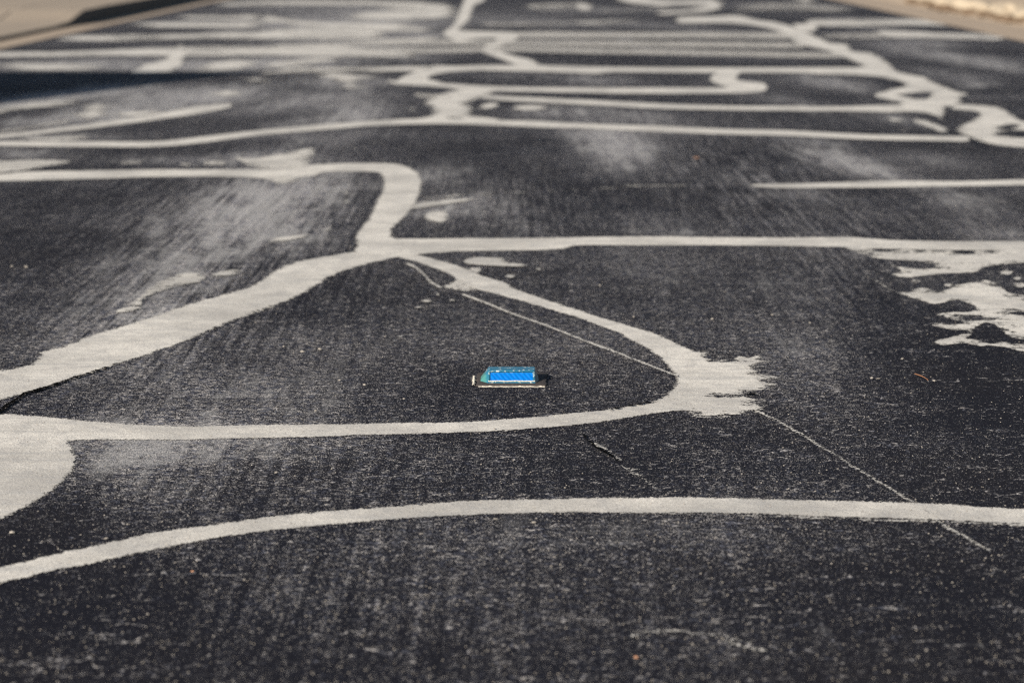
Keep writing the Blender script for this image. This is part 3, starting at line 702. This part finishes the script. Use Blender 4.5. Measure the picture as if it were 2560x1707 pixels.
# ------------------------------------------------------------------ blue raised reflector
SC = 1.0
def marker():
    px = g3(1279, 963)                     # middle of the front foot
    root = empty('road_reflector', (px.x, px.y, 0.0))
    tag(root, 'blue raised road reflector on a dark square pad inside the cream loop', 'road reflector')
    # housing colours
    t = NT('reflector_plastic')
    n = t.noise(120, 5, 0.7); n2 = t.noise(38, 4, 0.6)
    col = t.mix(n2, (0.006, 0.075, 0.15, 1), (0.015, 0.13, 0.19, 1))
    col = t.mix(t.step(n, 0.565, 0.64, 0.0, 0.8), col, (0.55, 0.58, 0.54, 1))
    side = t.step(t.math('ADD', t.attr('chip'), t.math('MULTIPLY', t.math('SUBTRACT', n2, 0.5), 1.3)), 0.42, 0.75)
    col = t.mix(side, col, (0.045, 0.17, 0.16, 1))
    plastic = t.finish(t.bsdf(col, 0.42, 0.5, t.bump(n, 0.5, 0.0015)))
    t = NT('reflector_lens')
    w = t.t.nodes.new('ShaderNodeTexWave'); w.bands_direction = 'DIAGONAL'
    t.put(w.inputs['Vector'], t.mapped((1, 1, 0.2))); w.inputs['Scale'].default_value = 75; w.inputs['Distortion'].default_value = 1.5
    col = t.mix(w.outputs[1], (0.0, 0.085, 0.34, 1), (0.0, 0.125, 0.42, 1))
    lens = t.finish(t.bsdf(col, 0.22, 0.6, t.bump(w.outputs[1], 0.3, 0.001)))
    padm = plain_material('bitumen_pad', (0.012, 0.011, 0.013, 1), (0.085, 0.072, 0.066, 1), 230, 0.8, 0.12, 0.8)
    rimm = plain_material('cream_crust', (0.38, 0.34, 0.28, 1), (0.66, 0.62, 0.54, 1), 200, 0.9, 0.2, 0.8)
    PZ = 0.0032                            # pad thickness
    H = 0.0205
    W, Dp = 0.0475, 0.080                   # half width, depth
    fy, by = 0.013, 0.030                  # run of front and back slope
    sx = 0.012                             # run of the side slopes
    # pad with a wavy outline
    bm = bmesh.new()
    def wavy(n, hw, y0, y1, a, seed):
        pts = []
        for (ax, ay, bx_, by_) in ((-hw, y0, hw, y0), (hw, y0, hw, y1), (hw, y1, -hw, y1), (-hw, y1, -hw, y0)):
            for k in range(n):
                q = k / n
                x = ax + (bx_ - ax) * q; y = ay + (by_ - ay) * q
                pts.append((x + a * mnoise.noise(Vector((x * 90, y * 90, seed))), y + a * mnoise.noise(Vector((y * 90, x * 90, seed + 5)))))
        return pts
    out = wavy(16, 0.0605, -0.013, 0.100, 0.003, 1)
    lo = [bm.verts.new((x * 1.02, y if y > 0 else y * 1.05, 0.0005)) for x, y in out]
    hi = [bm.verts.new((x, y, PZ)) for x, y in out]
    cx = sum(p[0] for p in out) / len(out); cy = sum(p[1] for p in out) / len(out)
    inn = [bm.verts.new((cx + (x - cx) * .93, cy + (y - cy) * .93, PZ + 0.0008 + 0.0006 * mnoise.noise(Vector((x * 200, y * 200, 0))))) for x, y in out]
    c = bm.verts.new((cx, cy, PZ + 0.0008))
    N = len(out)
    for i in range(N):
        j = (i + 1) % N
        bm.faces.new((lo[i], lo[j], hi[j], hi[i])); bm.faces.new((hi[i], hi[j], inn[j], inn[i])); bm.faces.new((inn[i], inn[j], c))
    pad = bm_obj('pad', bm, padm, root)
    # crust: broken cream edge on the front and left of the pad
    def crust(pts, w, h, seed):
        bm = bmesh.new(); prev = None
        for i, (x, y) in enumerate(pts):
            if i == 0: dx, dy = pts[1][0]-x, pts[1][1]-y
            else: dx, dy = x-pts[i-1][0], y-pts[i-1][1]
            l = math.hypot(dx, dy); nx, ny = -dy/l, dx/l
            ww = w * (0.4 + 1.3 * abs(mnoise.noise(Vector((x*130, y*130, seed)))))
            hh = h * (0.45 + 1.2 * abs(mnoise.noise(Vector((x*170, y*170, seed+3)))))
            ring = [bm.verts.new((x+nx*ww*a, y+ny*ww*a, 0.0006+hh*b)) for a, b in ((-1,0),(-.6,.8),(0,1),(.6,.8),(1,0))]
            if prev:
                for k in range(4): bm.faces.new((prev[k], prev[k+1], ring[k+1], ring[k]))
            prev = ring
        return bm_obj('crust', bm, rimm, pad, True)
    crust([(-0.058 + 0.116*i/60, -0.0165 + 0.0008*math.sin(i*.7)) for i in range(61)], 0.0017, 0.0016, 2)
    crust([(-0.0665 - 0.001*math.sin(i), -0.004 + 0.084*i/40) for i in range(41)], 0.0024, 0.0022, 4)
    # housing: frustum with a recessed window in the front and back face
    z0, z1 = PZ + 0.0009, PZ + H
    xf, xt = W, W - sx
    def P(x, y, z): return bm.verts.new((x, y, z))
    bm = bmesh.new()
    chip = {}
    A = [P(-0.0415, 0, z0), P(0.0415, 0, z0), P(W, 0.020, z0), P(W, Dp-0.02, z0), P(0.042, Dp, z0), P(-0.042, Dp, z0), P(-W-.007, Dp-0.02, z0), P(-W-.007, 0.020, z0)]
    lipz = z0 + 0.003
    F0 = [P(-0.0405, 0.0, lipz), P(0.0405, 0.0, lipz)]
    T = [P(-0.0400, fy, z1), P(0.0395, fy, z1), P(0.0405, fy+.006, z1+.0006), P(0.0405, Dp-by-.006, z1+.0006), P(0.0385, Dp-by, z1), P(-0.040, Dp-by, z1), P(-0.0405, Dp-by-.006, z1+.0006), P(-0.0405, fy+.006, z1+.0006)]
    B0 = [P(0.0405, Dp, lipz), P(-0.0405, Dp, lipz)]
    nf = bm.faces.new
    nf((A[0], A[1], F0[1], F0[0]))
    front = nf((F0[0], F0[1], T[1], T[0]))
    nf((A[1], A[2], T[2], T[1], F0[1]))
    nf((A[2], A[3], T[3], T[2]))
    nf((A[3], A[4], B0[0], T[4], T[3]))
    nf((A[4], A[5], B0[1], B0[0]))
    back = nf((B0[0], B0[1], T[5], T[4]))
    nf((A[5], A[6], T[6], T[5], B0[1]))
    nf((A[6], A[7], T[7], T[6]))
    nf((A[7], A[0], F0[0], T[0], T[7]))
    nf((T[0], T[1], T[2], T[7])); nf((T[7], T[2], T[3], T[6])); nf((T[6], T[3], T[4], T[5]))
    nf(tuple(reversed(A)))
    bmesh.ops.recalc_face_normals(bm, faces=bm.faces)
    for fc in (front, back):
        bmesh.ops.inset_region(bm, faces=[fc], thickness=0.0026, depth=0.0)
        bmesh.ops.inset_region(bm, faces=[fc], thickness=0.0002, depth=-0.0034)
    keepf = set()
    bmesh.ops.bevel(bm, geom=[e for e in bm.edges if e.calc_length() > 0.012 and abs(e.verts[0].co.z - e.verts[1].co.z) > 0.004], offset=0.0009, segments=2, affect='EDGES')
    # broken left flank
    for v in bm.verts:
        if v.co.x < -0.043:
            v.co.x += 0.003 * mnoise.noise(Vector((v.co.y * 150, v.co.z * 200, 3))); v.co.z += 0.0015 * mnoise.noise(v.co * 160)
    hs = bm_obj('housing', bm, plastic, root)
    at = hs.data.attributes.new('chip', 'FLOAT', 'POINT')
    at.data.foreach_set('value', [max(0.0, min(1.0, (-v.co.x - 0.038) / 0.012)) for v in hs.data.vertices])
    # lenses lie in the recesses
    def lens_panel(sign):
        y_a, y_b = (0.0, fy) if sign < 0 else (Dp, Dp - by)
        run = abs(y_b - y_a); rise = z1 - lipz; L = math.hypot(run, rise)
        ux = Vector((0, (y_b - y_a) / L, rise / L)); nrm = Vector((0, sign * rise / L, run / L))
        o = Vector((0, y_a, lipz)) - nrm * 0.0026
        bm = bmesh.new(); cols = 12; rows = []
        for r_ in range(2):
            d = 0.0030 + (L - 0.0060) * r_
            rows.append([bm.verts.new(o + ux * d + Vector((-0.0372 + 0.0744 * k / cols, 0, 0)) + nrm * 0.0003 * (k % 2)) for k in range(cols + 1)])
        for k in range(cols): bm.faces.new((rows[0][k], rows[0][k+1], rows[1][k+1], rows[1][k]))
        return bm_obj('lens', bm, lens, root)
    lens_panel(-1); lens_panel(1)
    # pale worn lip below the front lens
    bm = bmesh.new(); prev = None
    for i in range(41):
        x = -0.041 + 0.082 * i / 40; z = lipz + 0.0003 + 0.0007 * mnoise.noise(Vector((x * 60, 0, 0)))
        w_ = 0.0009 + 0.0005 * mnoise.noise(Vector((x * 240, 2, 0)))
        ring = [bm.verts.new((x, -0.0003, z - w_)), bm.verts.new((x, -0.0012, z)), bm.verts.new((x, 0.0006, z + w_))]
        if prev:
            for k in range(2): bm.faces.new((prev[k], prev[k+1], ring[k+1], ring[k]))
        prev = ring
    bm_obj('worn_lip', bm, rimm, root)
    return root
marker()

# ------------------------------------------------------------------ litter: leaves, needle, stone chips
def leaf(px, py, size, rz, mat, label, cat='leaf'):
    p = g3(px, py, 0.004)
    verts, faces = [], []
    n = 9
    for i in range(n + 1):
        t_ = i / n; w = size * 0.32 * math.sin(math.pi * min(1, t_ * 0.94 + 0.03)) ** 0.8
        y = size * (t_ - 0.5); lift = 0.15 * size * (2 * t_ - 1) ** 2
        for k, s_ in enumerate((-1, -0.45, 0, 0.45, 1)):
            verts.append((s_ * w, y, lift + abs(s_) * w * 0.55 + 0.001))
    for i in range(n):
        for k in range(4):
            a = i * 5 + k; faces.append((a, a+1, a+6, a+5))
    o = mesh_obj('dry_leaf', verts, faces, mat, smooth=True)
    sol = o.modifiers.new('thickness', 'SOLIDIFY'); sol.thickness = 0.0006
    o.location = (p.x, p.y, 0.003); o.rotation_euler = (0, 0, rz)
    return tag(o, label, cat)
m_leaf = plain_material('leaf_rust', (0.32, 0.15, 0.08, 1), (0.46, 0.25, 0.15, 1), 60)
m_needle = plain_material('needle_orange', (0.20, 0.09, 0.045, 1), (0.30, 0.15, 0.08, 1), 60)
leaf(1741, 396, 0.020, 1.2, m_leaf, 'small rust orange leaf lying on bare asphalt right of centre')
leaf(1590, 1643, 0.007, 0.4, m_leaf, 'tiny orange leaf scrap near the bottom of the picture')
leaf(481, 1428, 0.005, 0.8, m_leaf, 'tiny orange leaf scrap below the left foreground band')

def twig(a, b, r, mat, label):
    p0, p1 = g3(*a, 0.003), g3(*b, 0.003)
    bm = bmesh.new(); rings = []
    d = (p1 - p0); side = d.cross(Vector((0, 0, 1))).normalized()
    n = 8
    for i in range(n + 1):
        t_ = i / n; c = p0 + d * t_ + side * 0.0015 * math.sin(t_ * 5) + Vector((0, 0, 0.0025 * math.sin(t_ * 3.1)))
        rr = r * (1 - 0.5 * t_)
        rings.append([bm.verts.new(c - p0 + side * rr * math.cos(q) + Vector((0, 0, rr * math.sin(q)))) for q in [k * math.pi / 3 for k in range(6)]])
    for i in range(n):
        for k in range(6): bm.faces.new((rings[i][k], rings[i][(k+1) % 6], rings[i+1][(k+1) % 6], rings[i+1][k]))
    bm.faces.new(rings[0]); bm.faces.new(rings[-1])
    o = bm_obj('pine_needle', bm, mat, None, True); o.location = p0
    return tag(o, label, 'pine needle')
twig((2286, 934), (2318, 950), 0.0010, m_needle, 'orange pine needle on bare asphalt at the right')

m_chip = plain_material('stone_chip', (0.20, 0.18, 0.16, 1), (0.33, 0.30, 0.265, 1), 150, 0.9, 0.2)
def rock_mesh(name, seed, sub=2, flat=0.6):
    bm = bmesh.new(); bmesh.ops.create_icosphere(bm, subdivisions=sub, radius=0.5)
    for v in bm.verts:
        k = 1 + 0.5 * mnoise.noise(v.co * 2.2 + Vector((seed * 7.1, 0, 0))) + 0.18 * mnoise.noise(v.co * 6 + Vector((0, seed, 0)))
        v.co *= k; v.co.z *= flat
        if v.co.z < -0.22: v.co.z = -0.22
    me = bpy.data.meshes.new(name); bm.to_mesh(me); bm.free()
    return me
chips = [rock_mesh('stone_chip', i, 1, 0.5) for i in range(4)]
for me in chips: me.materials.append(m_chip)
for i, (u, v, s_) in enumerate([(800,876,.009),(756,882,.008),(710,869,.006),(849,954,.006),(1010,1000,.004),(912,965,.006),(1236,1075,.004),(789,1030,.006),(2255,900,.005),(2180,948,.007),(2335,955,.006),(2196,950,.007),(690,1185,.006),(30,1335,.007),(266,1350,.006),(1240,1302,.007),(1335,1310,.006),(1780,800,.006),(2025,810,.006),(1930,790,.006),(1585,795,.006),(30,668,.009),(66,670,.010),(476,627,.007),(1500,716,.006)]):
    o = bpy.data.objects.new('stone_chip', chips[i % 4]); COL.objects.link(o)
    x, y = ground(u, v, 0.0); o.location = (float(x), float(y), 0.0022 + 0.1 * s_)
    o.scale = (s_, s_ * 1.1, s_); o.rotation_euler = (0, 0, i * 1.3)
    tag(o, 'tiny pale stone chip lying loose on the asphalt', 'stone chip', 'loose stone chips on the asphalt')

# loose grit: far too many to count
def grit():
    rng = np.random.RandomState(3)
    V, F = [], []
    n = 9000
    us = rng.uniform(-60, 2620, n); vs = 620 + 1120 * rng.uniform(0, 1, n) ** 0.9
    xs, ys = ground(us, vs, 0.0)
    for i in range(n):
        s_ = 0.0004 + 0.0010 * rng.uniform() ** 4
        a = rng.uniform(0, 6.28); b = len(V)
        cz = 0.0015
        for k in range(5):
            q = a + k * 1.2566; rr = s_ * rng.uniform(.6, 1.2)
            V.append((xs[i] + rr*math.cos(q)*1.2, ys[i] + rr*math.sin(q), cz))
        V.append((xs[i] + s_*.2, ys[i], cz + s_ * rng.uniform(.5, 1.0)))
        for k in range(5): F.append((b+k, b+(k+1) % 5, b+5))
    o = mesh_obj('grit', V, F, m_chip)
    tag(o, 'fine pale grit strewn over the asphalt', kind='stuff')
grit()

# ------------------------------------------------------------------ stones along the right gutter
m_rock = plain_material('pale_rock', (0.20, 0.155, 0.11, 1), (0.40, 0.34, 0.26, 1), 6, 0.9, 0.2, 0.6)
m_rockd = plain_material('brown_clod', (0.075, 0.050, 0.034, 1), (0.17, 0.12, 0.08, 1), 9, 0.95, 0.1, 0.6)
rocks = [rock_mesh('edge_stone', 10 + i, 3, 0.75) for i in range(6)]
for me in rocks:
    me.materials.append(m_rock)
    for p in me.polygons: p.use_smooth = True
clods = [rock_mesh('earth_clod', 20 + i, 2, 0.6) for i in range(4)]
for me in clods: me.materials.append(m_rockd)
rr = random.Random(5)
st = 15.5; i = 0
while st < 25.5:
    sz = rr.uniform(0.12, 0.24)
    x, y = road_xy(4.30 + rr.uniform(-0.05, 0.08), st)
    o = bpy.data.objects.new('edge_stone', rocks[i % 6]); COL.objects.link(o)
    o.location = (x, y, 0.045 + sz * 0.18); o.scale = (sz, sz * rr.uniform(1.0, 1.7), sz * rr.uniform(.6, .95)); o.rotation_euler = (0, 0, rr.uniform(0, 6.3))
    tag(o, 'rough pale stone in the row along the right gutter', 'stone', 'stones lined up along the right gutter')
    if rr.random() < 0.75:
        x, y = road_xy(4.16 + rr.uniform(-0.03, 0.05), st + rr.uniform(-.1, .1))
        c = bpy.data.objects.new('earth_clod', clods[i % 4]); COL.objects.link(c)
        z_ = rr.uniform(.09, .17); c.location = (x, y, 0.02 + z_ * 0.15); c.scale = (z_, z_ * 1.4, z_ * .7); c.rotation_euler = (0, 0, rr.uniform(0, 6.3))
        tag(c, 'dark brown clod of earth and leaves in front of the pale stones', 'clod', 'brown clods along the right gutter')
    st += sz * rr.uniform(0.9, 1.5); i += 1

# ------------------------------------------------------------------ pavement joints
m_joint = plain_material('joint_dark', (0.07, 0.055, 0.045, 1), (0.10, 0.08, 0.06, 1))
def strip_on(name, pts, w, z, mat):
    verts, faces = [], []
    for i, (lat, s_) in enumerate(pts):
        x, y = road_xy(lat, s_)
        if i == 0: q = pts[1]; d = (q[0]-lat, q[1]-s_)
        else: q = pts[i-1]; d = (lat-q[0], s_-q[1])
        l = math.hypot(*d); nx, ny = -d[1]/l*w/2, d[0]/l*w/2
        verts += [(x+nx, y+ny, z(s_, lat)), (x-nx, y-ny, z(s_, lat))]
        if i: faces.append((2*i-2, 2*i-1, 2*i+1, 2*i))
    return mesh_obj(name, verts, faces, mat)
pz = lambda s_, lat: kerb_h(s_) + 0.03 * (CB - 0.152 - lat) / 1.548 + 0.004
jt = strip_on('pavement_joint', [(CB - 0.62, s_) for s_ in np.linspace(6, 40, 60)], 0.012, pz, m_joint)
tag(jt, 'dark joint running along the left pavement', kind='structure')

# ------------------------------------------------------------------ unseen blocks left of the frame, added and shaped to cast shadows
def shadow_base(lat_x, y, h):
    k = h / math.tan(SUN_EL)
    return lat_x - k * math.sin(SUN_SH), y - k * math.cos(SUN_SH)
m_caster = concrete_material('caster_render', (0.34, 0.31, 0.27, 1), (0.46, 0.42, 0.37, 1), 60)
def box(bm, x0, x1, y0, y1, z0, z1):
    vs = [bm.verts.new(p) for p in ((x0,y0,z0),(x1,y0,z0),(x1,y1,z0),(x0,y1,z0),(x0,y0,z1),(x1,y0,z1),(x1,y1,z1),(x0,y1,z1))]
    for f in ((3,2,1,0),(4,5,6,7),(0,1,5,4),(1,2,6,5),(2,3,7,6),(3,0,4,7)): bm.faces.new([vs[i] for i in f])
tip = ground(655, 180)
WH = 3.0
bx, by = shadow_base(float(tip[0]), float(tip[1]), WH)
wl = empty('shadow_caster', (bx, by, 0))  # added unseen block, slanted end shaped for the shadow wedge
tag(wl, 'added block out of view beyond the left pavement whose shadow falls on the road', 'shadow_caster')
def prism(bm, pts, z0, z1):
    lo = [bm.verts.new((x, y, z0)) for x, y in pts]; hi = [bm.verts.new((x, y, z1)) for x, y in pts]
    n = len(pts)
    bm.faces.new(lo[::-1]); bm.faces.new(hi)
    for i in range(n): bm.faces.new((lo[i], lo[(i+1) % n], hi[(i+1) % n], hi[i]))
bm = bmesh.new(); prism(bm, [(-0.06, -0.05), (-6, -0.05), (-6, -2.35), (-0.96, -2.35)], -0.05, WH - 0.12); bm_obj('caster_block', bm, m_caster, wl)
bm = bmesh.new(); prism(bm, [(0, 0), (-6.1, 0), (-6.1, -2.42), (-0.92, -2.42)], WH - 0.118, WH); bm_obj('caster_top', bm, m_caster, wl)

tip = ground(118, 3)
W2 = 1.2
bx, by = shadow_base(float(tip[0]), float(tip[1]), W2)
wl = empty('low_shadow_caster', (bx, by, 0))  # another unseen block, added only for the small far shadow
tag(wl, 'added low block out of view far beyond the left pavement casting a small shadow', 'caster_block')
bm = bmesh.new(); box(bm, -6, -0.04, -0.97, -0.03, -0.05, W2 - 0.06); bm_obj('caster_block', bm, m_caster, wl)
bm = bmesh.new(); box(bm, -6, 0.0, -1.0, 0.0, W2 - 0.058, W2); bm_obj('caster_cap', bm, m_caster, wl)
